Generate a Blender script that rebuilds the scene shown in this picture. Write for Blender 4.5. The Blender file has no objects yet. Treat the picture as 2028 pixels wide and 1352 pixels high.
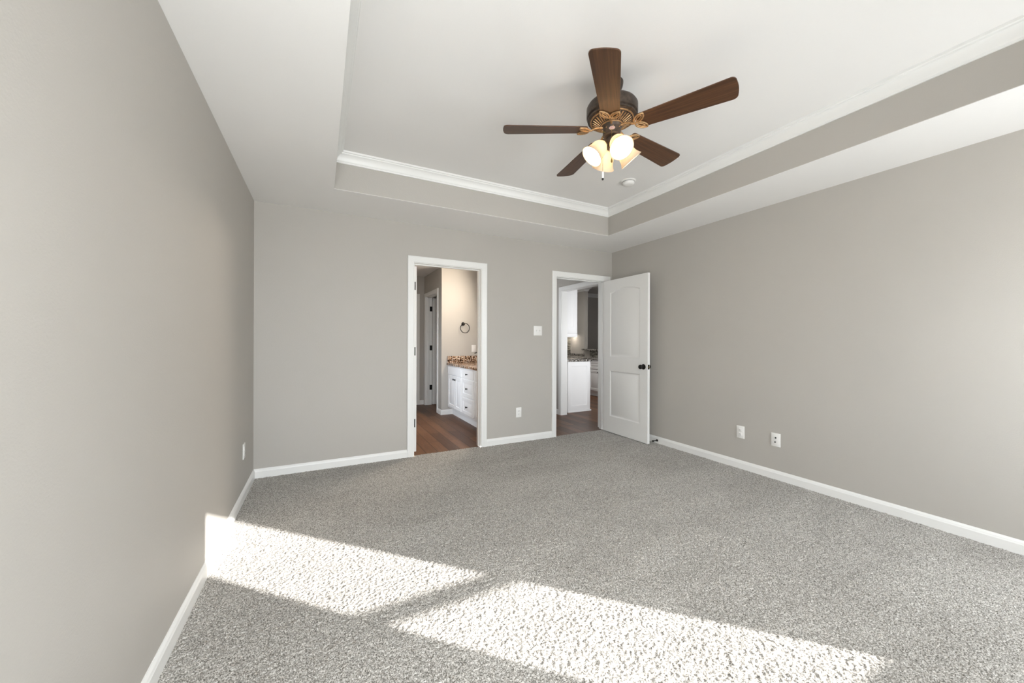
import bpy, bmesh, math, random
import numpy as np
from mathutils import Vector, Matrix
random.seed(7)
SC = bpy.context.scene
COL = SC.collection

# ------------------------------------------------------------------ room numbers (metres)
XL, XR, YB, YF, ZC = -0.529, 3.587, 3.9425, -0.600, 2.443     # left, right, back, front walls, low ceiling
TL, TR, TB, TN, ZT = 0.091, 2.972, 3.328, 0.042, 2.745        # ceiling tray
EYE = 1.215
YAW, ROLL, FPX = 0.4756, 0.0031, 733.58

# ------------------------------------------------------------------ camera
cd = bpy.data.cameras.new('camera'); cam = bpy.data.objects.new('camera', cd); COL.objects.link(cam)
c, s = math.cos(YAW), math.sin(YAW)
r0, u0, f0 = Vector((c, -s, 0)), Vector((0, 0, 1)), Vector((s, c, 0))
r1 = r0*math.cos(ROLL) + u0*math.sin(ROLL); u1 = u0*math.cos(ROLL) - r0*math.sin(ROLL)
m = Matrix.Identity(4)
for i in range(3):
    m[i][0], m[i][1], m[i][2] = r1[i], u1[i], -f0[i]
m[2][3] = EYE
cam.matrix_world = m
cd.sensor_width = 36; cd.lens = 36*FPX/2028; cd.shift_y = -0.93/2028; cd.clip_start = 0.02
SC.camera = cam

# ------------------------------------------------------------------ sky, sun, daylight, exposure
SC.view_settings.view_transform = 'Standard'
SC.view_settings.look = 'None'
SC.view_settings.gamma = 1
SC.view_settings.use_curve_mapping = False
SC.view_settings.exposure = 0.21
SC.cycles.max_bounces = 14; SC.cycles.diffuse_bounces = 10; SC.cycles.transmission_bounces = 8
SC.cycles.sample_clamp_indirect = 8
SC.cycles.use_denoising = True

SKY_STRENGTH = 22.0
SUN_STRENGTH = 22.0
w = bpy.data.worlds.new('sky'); SC.world = w; w.use_nodes = True
bg = w.node_tree.nodes['Background']
bg.inputs['Strength'].default_value = SKY_STRENGTH
_nt = w.node_tree; _tc = _nt.nodes.new('ShaderNodeTexCoord'); _sx = _nt.nodes.new('ShaderNodeSeparateXYZ'); _rp = _nt.nodes.new('ShaderNodeValToRGB')
_nt.links.new(_tc.outputs['Generated'], _sx.inputs[0])
_mr = _nt.nodes.new('ShaderNodeMapRange'); _mr.inputs['From Min'].default_value = -1; _nt.links.new(_sx.outputs[2], _mr.inputs['Value'])
_nt.links.new(_mr.outputs[0], _rp.inputs['Fac'])
_e = _rp.color_ramp.elements                     # glow added below the horizon to light upper walls, bright hazy sky above
_e[0].position = 0.47; _e[0].color = (0.78, 0.81, 0.82, 1); _e[1].position = 0.52; _e[1].color = (0.85, 0.905, 0.95, 1)
_nt.links.new(_rp.outputs['Color'], bg.inputs['Color'])

SLOPE = 0.477                                   # drop in height per metre the sunlight travels along Y
sd = bpy.data.lights.new('sun', 'SUN'); sun = bpy.data.objects.new('sun', sd); COL.objects.link(sun)
sd.energy = SUN_STRENGTH; sd.angle = math.radians(0.6); sd.color = (1, 0.97, 0.93)
sun.location = (6, -5, 4)
sun.rotation_euler = Vector((-1, 1, -SLOPE)).to_track_quat('-Z', 'Y').to_euler()

def area(name, loc, direction, sx, sy, energy, color=(1, 1, 1), portal=False, spread=180):
    d = bpy.data.lights.new(name, 'AREA'); d.shape = 'RECTANGLE'; d.size = sx; d.size_y = sy
    d.energy = energy; d.color = color; d.spread = math.radians(spread)
    o = bpy.data.objects.new(name, d); COL.objects.link(o); o.location = loc
    o.rotation_euler = Vector(direction).to_track_quat('-Z', 'Y').to_euler()
    if portal: d.cycles.is_portal = True
    return o
WINX = [(2.50, 3.345), (-0.45, 0.64)]          # two windows in the wall behind the camera
WINZ = [(0.54, 1.90), (0.42, 2.12)]         # sill and head heights; the second is unseen, made tall and wide for more light
for (a, b), (za, zb) in zip(WINX, WINZ):
    area('window_portal', ((a+b)/2, YF-0.16, (za+zb)/2), (0, 1, 0), b-a, zb-za, 1, portal=True)
area('bathroom_vanity_light', (2.36, 5.0, 2.10), (-1, 0, -0.25), 0.7, 0.12, 31, (1, 0.86, 0.70))
area('bathroom_daylight', (0.1, 4.75, 1.1), (1, 0.12, -0.2), 0.8, 1.0, 11, (0.78, 0.88, 1.0), spread=100)
area('hall_fill', (2.60, 5.30, 1.5), (1, -0.35, 0), 0.7, 1.6, 8, (0.95, 0.97, 1.0))  # added fill for the hall
area('kitchen_daylight', (4.1, 3.0, 1.3), (0, 1, -0.05), 1.0, 1.2, 15, (0.97, 0.98, 1.0), spread=100)
area('kitchen_fill', (4.9, 6.6, 2.58), (0, 0, -1), 0.6, 0.6, 19, (1, 0.96, 0.9))  # added fill without a fixture, lifts the kitchen brightness
area('floating_wall_lamp', (5.86, 8.0, 1.36), (0.35, 0, -1), 0.08, 0.36, 1.3, (1, 0.88, 0.75))

# ------------------------------------------------------------------ materials
def mat(name):
    M = bpy.data.materials.new(name); M.use_nodes = True
    nt = M.node_tree; b = nt.nodes['Principled BSDF']
    return M, nt, b
def N(nt, typ, **kw):
    n = nt.nodes.new(typ)
    for k, v in kw.items():
        if k in n.inputs: n.inputs[k].default_value = v
        else: setattr(n, k, v)
    return n
def coords(nt, scale=(1, 1, 1), rot=(0, 0, 0)):
    g = N(nt, 'ShaderNodeNewGeometry'); mp = N(nt, 'ShaderNodeMapping')
    mp.inputs['Scale'].default_value = scale; mp.inputs['Rotation'].default_value = rot
    nt.links.new(g.outputs['Position'], mp.inputs['Vector']); return mp.outputs['Vector']
def objcoords(nt, scale=(1, 1, 1)):
    g = N(nt, 'ShaderNodeTexCoord'); mp = N(nt, 'ShaderNodeMapping'); mp.inputs['Scale'].default_value = scale
    nt.links.new(g.outputs['Object'], mp.inputs['Vector']); return mp.outputs['Vector']
def ramp(nt, fac, stops):
    r = nt.nodes.new('ShaderNodeValToRGB'); e = r.color_ramp.elements
    while len(e) < len(stops): e.new(0.5)
    for el, (p, col) in zip(e, stops): el.position = p; el.color = (*col, 1)
    nt.links.new(fac, r.inputs['Fac']); return r.outputs['Color']
def paint(name, col, rough=0.6, bump=0.0, scale=220, spec=0.3):
    M, nt, b = mat(name)
    b.inputs['Roughness'].default_value = rough; b.inputs['Specular IOR Level'].default_value = spec
    v = coords(nt); n = N(nt, 'ShaderNodeTexNoise', Scale=1.3, Detail=2)
    nt.links.new(v, n.inputs['Vector'])
    c1 = tuple(x*0.985 for x in col); c2 = tuple(min(1, x*1.015) for x in col)
    nt.links.new(ramp(nt, n.outputs['Fac'], [(0.3, c1), (0.7, c2)]), b.inputs['Base Color'])
    if bump:
        n2 = N(nt, 'ShaderNodeTexNoise', Scale=scale, Detail=2); nt.links.new(v, n2.inputs['Vector'])
        bp = N(nt, 'ShaderNodeBump', Strength=bump, Distance=0.002)
        nt.links.new(n2.outputs['Fac'], bp.inputs['Height']); nt.links.new(bp.outputs['Normal'], b.inputs['Normal'])
    return M
WALL = paint('greige_wall_paint', (0.455, 0.434, 0.402), 0.55, 0.25, 160)
CEIL = paint('white_ceiling_paint', (0.80, 0.79, 0.775), 0.8, 0.12, 140)
TRIM = paint('white_trim_enamel', (0.80, 0.80, 0.785), 0.35, 0, spec=0.5)
DOORW = paint('white_door_enamel', (0.79, 0.785, 0.77), 0.38, 0, spec=0.5)
CAB = paint('white_cabinet_enamel', (0.80, 0.80, 0.80), 0.35, 0, spec=0.5)
PLASTIC = paint('white_plastic', (0.82, 0.81, 0.79), 0.3, 0, spec=0.5)
DARK = paint('dark_slot', (0.02, 0.02, 0.02), 0.6)

def bronze(name, col, rough, metal=0.85):
    M, nt, b = mat(name); b.inputs['Metallic'].default_value = metal; b.inputs['Roughness'].default_value = rough
    v = coords(nt); n = N(nt, 'ShaderNodeTexNoise', Scale=60, Detail=3); nt.links.new(v, n.inputs['Vector'])
    nt.links.new(ramp(nt, n.outputs['Fac'], [(0.35, tuple(x*0.7 for x in col)), (0.7, tuple(x*1.25 for x in col))]), b.inputs['Base Color'])
    return M
BRONZE = bronze('oil_rubbed_bronze', (0.070, 0.050, 0.037), 0.45, 0.35)
LITB = bronze('lamp_lit_bronze', (0.46, 0.29, 0.145), 0.48, 0.7)  # bronze brightened to gold: lamp glow put into the base colour
BLACKB = bronze('black_bronze', (0.012, 0.010, 0.009), 0.35, 0.5)
BRASS = bronze('antique_brass', (0.30, 0.22, 0.09), 0.35, 0.9)

def wood_blade():
    M, nt, b = mat('walnut_blade'); b.inputs['Roughness'].default_value = 0.42
    b.inputs['Specular IOR Level'].default_value = 0.45; b.inputs['Coat Weight'].default_value = 0.15; b.inputs['Coat Roughness'].default_value = 0.36
    v = objcoords(nt, (2.2, 55, 55)); n = N(nt, 'ShaderNodeTexNoise', Scale=1.6, Detail=5, Distortion=0.6)
    nt.links.new(v, n.inputs['Vector'])
    nt.links.new(ramp(nt, n.outputs['Fac'], [(0.25, (0.034, 0.014, 0.006)), (0.5, (0.072, 0.029, 0.011)), (0.75, (0.120, 0.052, 0.021))]), b.inputs['Base Color'])
    return M
WALNUT = wood_blade()

def plank_floor():
    M, nt, b = mat('hardwood_planks'); b.inputs['Roughness'].default_value = 0.42; b.inputs['Specular IOR Level'].default_value = 0.3
    v = coords(nt, (1, 1, 1), (0, 0, math.pi/2))
    br = N(nt, 'ShaderNodeTexBrick'); nt.links.new(v, br.inputs['Vector'])
    br.inputs['Scale'].default_value = 1; br.inputs['Brick Width'].default_value = 1.1; br.inputs['Row Height'].default_value = 0.127
    br.inputs['Mortar Size'].default_value = 0.0028; br.inputs['Bias'].default_value = 0
    br.inputs['Color1'].default_value = (0.0, 0.0, 0.0, 1); br.inputs['Color2'].default_value = (1, 1, 1, 1)
    br.inputs['Mortar'].default_value = (0.0, 0.0, 0.0, 1); br.offset = 0.37
    g = coords(nt, (14, 1.6, 1)); n = N(nt, 'ShaderNodeTexNoise', Scale=3, Detail=6, Distortion=1.0); nt.links.new(g, n.inputs['Vector'])
    add = N(nt, 'ShaderNodeMixRGB', blend_type='MIX'); add.inputs['Fac'].default_value = 0.55
    nt.links.new(br.outputs['Color'], add.inputs['Color1']); nt.links.new(n.outputs['Color'], add.inputs['Color2'])
    col = ramp(nt, add.outputs['Color'], [(0.15, (0.055, 0.023, 0.011)), (0.5, (0.125, 0.056, 0.026)), (0.85, (0.215, 0.105, 0.050))])
    mx = N(nt, 'ShaderNodeMixRGB'); nt.links.new(br.outputs['Fac'], mx.inputs['Fac']); nt.links.new(col, mx.inputs['Color1'])
    mx.inputs['Color2'].default_value = (0.03, 0.014, 0.008, 1)
    nt.links.new(mx.outputs['Color'], b.inputs['Base Color'])
    return M
PLANK = plank_floor()

def granite(name, cols, scale):
    M, nt, b = mat(name); b.inputs['Roughness'].default_value = 0.2
    v = coords(nt); vo = N(nt, 'ShaderNodeTexVoronoi', Scale=scale); nt.links.new(v, vo.inputs['Vector'])
    sp = N(nt, 'ShaderNodeSeparateColor'); nt.links.new(vo.outputs['Color'], sp.inputs['Color'])
    nt.links.new(ramp(nt, sp.outputs['Red'], cols), b.inputs['Base Color'])
    nt.nodes[-1].color_ramp.interpolation = 'CONSTANT'
    return M
GRAN = granite('brown_speckled_granite', [(0.0, (0.035, 0.016, 0.008)), (0.3, (0.15, 0.07, 0.035)), (0.5, (0.42, 0.27, 0.17)), (0.72, (0.62, 0.50, 0.40))], 75)
GRANK = granite('grey_speckled_granite', [(0.0, (0.02, 0.018, 0.016)), (0.4, (0.14, 0.12, 0.10)), (0.65, (0.45, 0.43, 0.40))], 90)
def mosaic():
    M, nt, b = mat('glass_mosaic_tile'); b.inputs['Roughness'].default_value = 0.2
    g = N(nt, 'ShaderNodeNewGeometry'); sx = N(nt, 'ShaderNodeSeparateXYZ'); nt.links.new(g.outputs['Position'], sx.inputs[0])
    ad = N(nt, 'ShaderNodeMath', operation='ADD'); nt.links.new(sx.outputs[0], ad.inputs[0]); nt.links.new(sx.outputs[1], ad.inputs[1])
    cb = N(nt, 'ShaderNodeCombineXYZ'); nt.links.new(ad.outputs[0], cb.inputs[0]); nt.links.new(sx.outputs[2], cb.inputs[1])
    br = N(nt, 'ShaderNodeTexBrick'); nt.links.new(cb.outputs[0], br.inputs['Vector'])
    br.inputs['Scale'].default_value = 1; br.inputs['Brick Width'].default_value = 0.07; br.inputs['Row Height'].default_value = 0.022
    br.inputs['Mortar Size'].default_value = 0.002
    br.inputs['Color1'].default_value = (0.025, 0.022, 0.018, 1); br.inputs['Color2'].default_value = (0.32, 0.31, 0.26, 1)
    br.inputs['Mortar'].default_value = (0.20, 0.19, 0.17, 1)
    nt.links.new(br.outputs['Color'], b.inputs['Base Color']); return M
MOSAIC = mosaic()

def carpet_mat():
    M, nt, b = mat('twist_pile_carpet'); b.inputs['Roughness'].default_value = 0.95; b.inputs['Specular IOR Level'].default_value = 0.1
    b.inputs['Sheen Weight'].default_value = 0.15
    v = coords(nt)
    n1 = N(nt, 'ShaderNodeTexNoise', Scale=210, Detail=3, Roughness=0.65); nt.links.new(v, n1.inputs['Vector'])
    colr = ramp(nt, n1.outputs['Fac'], [(0.37, (0.085, 0.077, 0.066)), (0.465, (0.30, 0.285, 0.258)), (0.54, (0.45, 0.43, 0.40)), (0.63, (0.72, 0.70, 0.665))])
    n2 = N(nt, 'ShaderNodeTexNoise', Scale=1.0, Detail=3, Distortion=0.8); nt.links.new(coords(nt, (1.1, 2.4, 1), (0, 0, 0.7)), n2.inputs['Vector'])
    lay = ramp(nt, n2.outputs['Fac'], [(0.35, (0.86, 0.855, 0.85)), (0.65, (1.0, 1.0, 1.0))])      # vacuum tracks in the pile
    mx = N(nt, 'ShaderNodeMixRGB', blend_type='MULTIPLY'); mx.inputs['Fac'].default_value = 1
    nt.links.new(colr, mx.inputs['Color1']); nt.links.new(lay, mx.inputs['Color2']); nt.links.new(mx.outputs['Color'], b.inputs['Base Color'])
    return M
CARPET = carpet_mat()

def shade_glass():
    M = bpy.data.materials.new('cream_lamp_glass'); M.use_nodes = True; nt = M.node_tree
    nt.nodes.clear(); out = N(nt, 'ShaderNodeOutputMaterial')
    tr = N(nt, 'ShaderNodeBsdfTranslucent'); tr.inputs['Color'].default_value = (0.93, 0.80, 0.60, 1)
    df = N(nt, 'ShaderNodeBsdfDiffuse'); df.inputs['Color'].default_value = (0.78, 0.71, 0.59, 1)
    v = coords(nt); n = N(nt, 'ShaderNodeTexNoise', Scale=25, Detail=3); nt.links.new(v, n.inputs['Vector'])
    nt.links.new(ramp(nt, n.outputs['Fac'], [(0.3, (0.64, 0.56, 0.45)), (0.7, (0.70, 0.62, 0.52))]), tr.inputs['Color'])
    mx = N(nt, 'ShaderNodeMixShader'); mx.inputs[0].default_value = 0.55
    nt.links.new(tr.outputs[0], mx.inputs[1]); nt.links.new(df.outputs[0], mx.inputs[2]); nt.links.new(mx.outputs[0], out.inputs[0])
    return M
SHADE = shade_glass()
def emit(name, col, st):
    M, nt, b = mat(name); b.inputs['Base Color'].default_value = (1, 1, 1, 1)
    b.inputs['Emission Color'].default_value = (*col, 1); b.inputs['Emission Strength'].default_value = st; return M
BULB = emit('warm_bulb', (1.0, 0.81, 0.58), 130)
def glass():
    M = bpy.data.materials.new('window_glass'); M.use_nodes = True; nt = M.node_tree
    nt.nodes.clear(); out = N(nt, 'ShaderNodeOutputMaterial')
    t = N(nt, 'ShaderNodeBsdfTransparent'); g = N(nt, 'ShaderNodeBsdfGlossy', Roughness=0.02)
    mx = N(nt, 'ShaderNodeMixShader'); mx.inputs[0].default_value = 0.06
    nt.links.new(t.outputs[0], mx.inputs[1]); nt.links.new(g.outputs[0], mx.inputs[2]); nt.links.new(mx.outputs[0], out.inputs[0])
    return M
GLASS = glass()

# ------------------------------------------------------------------ mesh helpers (all shapes in world metres)
def box(bm, lo, hi, bev=0.0):
    ps = [Vector((x, y, z)) for z in (lo[2], hi[2]) for y in (lo[1], hi[1]) for x in (lo[0], hi[0])]
    vs = [bm.verts.new(p) for p in ps]
    fs = [bm.faces.new([vs[i] for i in q]) for q in ((0, 2, 3, 1), (4, 5, 7, 6), (0, 1, 5, 4), (2, 6, 7, 3), (0, 4, 6, 2), (1, 3, 7, 5))]
    if bev:
        es = list({e for f in fs for e in f.edges})
        bmesh.ops.bevel(bm, geom=es, offset=bev, segments=2, affect='EDGES', profile=0.5)
def frame_of(axis):
    a = Vector(axis).normalized(); t = Vector((0, 0, 1)) if abs(a.z) < 0.9 else Vector((1, 0, 0))
    u = a.cross(t).normalized(); v = a.cross(u).normalized(); return a, u, v
def lathe(bm, prof, org, axis=(0, 0, 1), seg=32, caps=True):
    """prof: (distance along axis, radius)"""
    a, u, v = frame_of(axis); org = Vector(org); rings = []
    for t, r in prof:
        rings.append([bm.verts.new(org + a*t + (u*math.cos(k*2*math.pi/seg) + v*math.sin(k*2*math.pi/seg))*max(r, 1e-5)) for k in range(seg)])
    for A, B in zip(rings, rings[1:]):
        for k in range(seg):
            bm.faces.new((A[k], A[(k+1) % seg], B[(k+1) % seg], B[k]))
    if caps:
        bm.faces.new(list(reversed(rings[0]))); bm.faces.new(rings[-1])
def tube(bm, pts, r, closed=False, seg=8):
    pts = [Vector(p) for p in pts]; n = len(pts); rings = []; pn = None
    rr = r if isinstance(r, (list, tuple)) else [r]*n
    for i, p in enumerate(pts):
        a = pts[(i-1) % n] if (closed or i > 0) else p; b = pts[(i+1) % n] if (closed or i < n-1) else p
        t = (b-a).normalized()
        if pn is None:
            pn = t.cross(Vector((0, 0, 1)));
            if pn.length < 1e-3: pn = t.cross(Vector((1, 0, 0)))
        pn = (pn - t*pn.dot(t)).normalized(); q = t.cross(pn)
        rings.append([bm.verts.new(p + (pn*math.cos(k*2*math.pi/seg) + q*math.sin(k*2*math.pi/seg))*rr[i]) for k in range(seg)])
    for i in range(n if closed else n-1):
        A, B = rings[i], rings[(i+1) % n]
        for k in range(seg): bm.faces.new((A[k], A[(k+1) % seg], B[(k+1) % seg], B[k]))
    if not closed: bm.faces.new(list(reversed(rings[0]))); bm.faces.new(rings[-1])
def loft(bm, sections, closed=False, caps=True):
    rows = [[bm.verts.new(p) for p in sec] for sec in sections]; n = len(rows[0]); m_ = len(rows)
    for i in range(m_ if closed else m_-1):
        A, B = rows[i], rows[(i+1) % m_]
        for k in range(n): bm.faces.new((A[k], A[(k+1) % n], B[(k+1) % n], B[k]))
    if caps and not closed: bm.faces.new(list(reversed(rows[0]))); bm.faces.new(rows[-1])
def prism(bm, outline, fn, d0, d1, bev=0):
    """outline of (a, b) extruded from depth d0 to d1; fn(a, b, d) -> world"""
    A = [bm.verts.new(fn(a, b, d0)) for a, b in outline]; B = [bm.verts.new(fn(a, b, d1)) for a, b in outline]
    n = len(A); fs = [bm.faces.new(list(reversed(A))), bm.faces.new(B)]
    for k in range(n): fs.append(bm.faces.new((A[k], A[(k+1) % n], B[(k+1) % n], B[k])))
    if bev:
        bmesh.ops.bevel(bm, geom=list(set(fs[1].edges) | set(fs[0].edges)), offset=bev, segments=2, affect='EDGES')
def wloc(o): 
    v = o.location.copy()
    while o.parent: o = o.parent; v += o.location
    return v
def obj(name, bm, material, parent=None, loc=None, smooth=38):
    me = bpy.data.meshes.new(name)
    bmesh.ops.recalc_face_normals(bm, faces=bm.faces[:])
    bm.to_mesh(me); bm.free()
    base = wloc(parent) if parent else Vector((0, 0, 0))
    l = Vector(loc) if loc is not None else Vector(base)
    me.transform(Matrix.Translation(-l))
    if smooth:
        me.polygons.foreach_set('use_smooth', [True]*len(me.polygons)); me.set_sharp_from_angle(angle=math.radians(smooth))
    me.materials.append(material)
    o = bpy.data.objects.new(name, me); COL.objects.link(o)
    if parent: o.parent = parent
    o.location = l - base
    return o
def thing(name, label, cat, loc, group=None):
    o = bpy.data.objects.new(name, None); o.empty_display_size = 0.05; COL.objects.link(o); o.location = loc
    o['label'] = label; o['category'] = cat
    if group: o['group'] = group
    return o
def tag(o, label, cat, group=None):
    o['label'] = label; o['category'] = cat
    if group: o['group'] = group
    return o
def struct(name, bm, material, parent=None, loc=None, smooth=38):
    o = obj(name, bm, material, parent, loc, smooth)
    if not parent: o['kind'] = 'structure'
    return o
def B(): return bmesh.new()

# ------------------------------------------------------------------ bedroom shell
WT = 0.115
HEAD = 2.035
BX0, BX1 = 0.872, 1.628          # bathroom doorway, clear
HX0, HX1 = 2.670, 3.462          # hall doorway, clear
b = B(); box(b, (XL-WT, YF-0.25, -0.02), (XL, YB+WT, ZC+0.4)); struct('wall_left', b, WALL)
b = B(); box(b, (XR, YF-0.25, -0.02), (XR+WT, YB, ZC+0.4)); struct('wall_right', b, WALL)
b = B()
box(b, (XL, YB, -0.02), (BX0-0.018, YB+WT, ZC)); box(b, (BX1+0.018, YB, -0.02), (HX0-0.018, YB+WT, ZC))
box(b, (HX1+0.018, YB, -0.02), (XR+WT, YB+WT, ZC)); box(b, (BX0-0.018, YB, HEAD+0.018), (BX1+0.018, YB+WT, ZC))
box(b, (HX0-0.018, YB, HEAD+0.018), (HX1+0.018, YB+WT, ZC)); struct('wall_back', b, WALL)
b = B(); xs = [XL, WINX[1][0], WINX[1][1], WINX[0][0], WINX[0][1], XR]
y0, y1 = YF-0.13, YF
for i in range(5):
    if i in (1, 3):
        zz = WINZ[1] if i == 1 else WINZ[0]; box(b, (xs[i], y0, -0.02), (xs[i+1], y1, zz[0])); box(b, (xs[i], y0, zz[1]), (xs[i+1], y1, ZC+0.4))
    else: box(b, (xs[i], y0, -0.02), (xs[i+1], y1, ZC+0.4))
struct('wall_front', b, WALL)

# ceiling: lower border, and the tray's own sides and top
b = B()
lo = [(XL, YF), (XR, YF), (XR, YB), (XL, YB)]; hi = [(TL, TN), (TR, TN), (TR, TB), (TL, TB)]
for k in range(4):
    p = [lo[k], lo[(k+1) % 4], hi[(k+1) % 4], hi[k]]
    b.faces.new([b.verts.new((x, y, ZC)) for x, y in p])
bmesh.ops.remove_doubles(b, verts=b.verts[:], dist=1e-5)
r = bmesh.ops.extrude_face_region(b, geom=b.faces[:]); bmesh.ops.translate(b, verts=[e for e in r['geom'] if isinstance(e, bmesh.types.BMVert)], vec=(0, 0, 0.003))
struct('ceiling', b, CEIL, smooth=0)
b = B(); box(b, (TL-0.1, TN-0.1, ZT), (TR+0.1, TB+0.1, ZT+0.02)); struct('ceiling_tray', b, CEIL)
b = B(); t = 0.03
loft(b, [[(x+sx*d, y+sy*d, z) for d, z in ((0, ZC+0.003), (t, ZC+0.003), (t, ZT), (0, ZT))] for (x, y), (sx, sy) in zip(hi, ((-1, -1), (1, -1), (1, 1), (-1, 1)))], closed=True)
struct('wall_tray', b, WALL)
# crown moulding round the tray
cp = [(0, 0.086), (0.010, 0.086), (0.012, 0.076), (0.015, 0.073), (0.018, 0.066), (0.024, 0.050), (0.034, 0.035), (0.046, 0.026), (0.052, 0.024), (0.054, 0.016), (0.062, 0.013), (0.065, 0.0), (0, 0)]
b = B()
loft(b, [[(x-sx*d, y-sy*d, ZT-h) for d, h in cp] for (x, y), (sx, sy) in zip(hi, ((-1, -1), (1, -1), (1, 1), (-1, 1)))], closed=True)
struct('trim_1', b, TRIM, smooth=25)

# baseboards: profile swept along walls
bp_ = [(0, 0), (0.014, 0), (0.014, 0.058), (0.011, 0.064), (0.010, 0.070), (0.006, 0.077), (0.003, 0.082), (0, 0.082)]
def baseboard(name, runs, material=TRIM):
    """runs: list of (start, end, inward normal)"""
    b = B()
    for (x0, y0_), (x1, y1_), (nx, ny) in runs:
        loft(b, [[(x+nx*d, y+ny*d, z-0.004) for d, z in bp_] for x, y in ((x0, y0_), (x1, y1_))])
    return struct(name, b, material, smooth=20)
CW = 0.066
baseboard('baseboard_left', [((XL, YF), (XL, YB), (1, 0))])
baseboard('baseboard_right', [((XR, YF), (XR, YB), (-1, 0))])
baseboard('baseboard_back', [((XL, YB), (BX0-0.006-CW, YB), (0, -1)), ((BX1+0.006+CW, YB), (HX0-0.006-CW, YB), (0, -1))])
baseboard('baseboard_front', [((XL, YF), (XR, YF), (0, 1))])

# door and window casings
kp = [(0, 0), (0, 0.010), (0.004, 0.013), (0.018, 0.0135), (0.030, 0.0155), (0.048, 0.018), (0.060, 0.018), (0.066, 0.014), (0.066, 0)]
def casing(b, a0, a1, z1, fn, z0=-0.004, right=1.0, sill=False):
    """fn(a, z, n) -> world; U-shaped casing round an opening a0..a1, up to z1"""
    secs = []
    if sill:
        for pa, pz, sa, sz in ((a0, z0, -1, -1), (a0, z1, -1, 1), (a1, z1, 1, 1), (a1, z0, 1, -1)):
            secs.append([fn(pa+sa*w_, pz+sz*w_, n_) for w_, n_ in kp])
        loft(b, secs, closed=True)
    else:
        for pa, pz, sa, sz in ((a0, z0, -1, 0), (a0, z1, -1, 1), (a1, z1, right, 1), (a1, z0, right, 0)):
            secs.append([fn(pa+sa*w_, pz+sz*w_, n_) for w_, n_ in kp])
        loft(b, secs)
back = lambda a, z, n: (a, YB-n, z)
b = B(); casing(b, BX0-0.006, BX1+0.006, HEAD+0.006, back); struct('trim_2', b, TRIM, smooth=20)
b = B(); casing(b, HX0-0.006, HX1+0.006, HEAD+0.006, back, right=1.25); struct('trim_3', b, TRIM, smooth=20)
# jamb linings with stops
def jamb(name, x0, x1, stop_y):
    b = B(); ya, yb = YB-0.001, YB+WT+0.001
    box(b, (x0-0.018, ya, -0.01), (x0, yb, HEAD+0.018)); box(b, (x1, ya, -0.01), (x1+0.018, yb, HEAD+0.018)); box(b, (x0, ya, HEAD), (x1, yb, HEAD+0.018))
    s0, s1 = stop_y
    box(b, (x0, s0, -0.01), (x0+0.011, s1, HEAD), 0.002); box(b, (x1-0.011, s0, -0.01), (x1, s1, HEAD), 0.002); box(b, (x0+0.011, s0, HEAD-0.011), (x1-0.011, s1, HEAD), 0.002)
    return struct(name, b, TRIM)
jamb('trim_4', BX0, BX1, (YB+0.040, YB+0.075))
jamb('trim_5', HX0, HX1, (YB+0.040, YB+0.075))

# carpet: a real pile surface, one vertex per tuft
def carpet():
    sp = 0.0045
    x0, x1, ya, yb = XL+0.004, XR-0.004, YF+0.004, YB+0.022
    nx, ny = int((x1-x0)/sp)+1, int((yb-ya)/sp)+1
    rng = np.random.default_rng(3)
    gx, gy = np.meshgrid(np.linspace(x0, x1, nx), np.linspace(ya, yb, ny))
    gx = gx + rng.uniform(-0.42, 0.42, gx.shape)*sp; gy = gy + rng.uniform(-0.42, 0.42, gy.shape)*sp
    h = rng.normal(0, 1, gx.shape); k = rng.normal(0, 1, gx.shape)
    for _ in range(1): k = (k + np.roll(k, 1, 0) + np.roll(k, 1, 1) + np.roll(k, -1, 0) + np.roll(k, -1, 1))/5
    k /= k.std()
    z = 0.0009*h + 0.0013*k - 0.002
    z = np.clip(z, -0.0095, 0.006)
    co = np.stack([gx, gy, z], -1).reshape(-1, 3).astype(np.float32)
    i = np.arange(nx*ny).reshape(ny, nx)
    q = np.stack([i[:-1, :-1], i[:-1, 1:], i[1:, 1:], i[1:, :-1]], -1).reshape(-1, 4)
    cx_ = co[q[:, 0], 0]; cy_ = co[q[:, 0], 1]
    keep = (cy_ < YB-0.006) | ((cx_ > BX0+0.006) & (cx_ < BX1-0.006)) | ((cx_ > HX0+0.006) & (cx_ < HX1-0.006))
    q = q[keep]
    me = bpy.data.meshes.new('floor'); me.vertices.add(len(co)); me.vertices.foreach_set('co', co.ravel())
    me.loops.add(q.size); me.loops.foreach_set('vertex_index', q.ravel().astype(np.int32))
    me.polygons.add(len(q)); me.polygons.foreach_set('loop_start', np.arange(0, q.size, 4, dtype=np.int32))
    me.polygons.foreach_set('loop_total', np.full(len(q), 4, dtype=np.int32))
    me.update(calc_edges=True); me.validate()
    me.polygons.foreach_set('use_smooth', np.ones(len(me.polygons), dtype=bool))
    me.materials.append(CARPET)
    o = bpy.data.objects.new('floor', me); COL.objects.link(o); o['kind'] = 'structure'
carpet()

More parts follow.
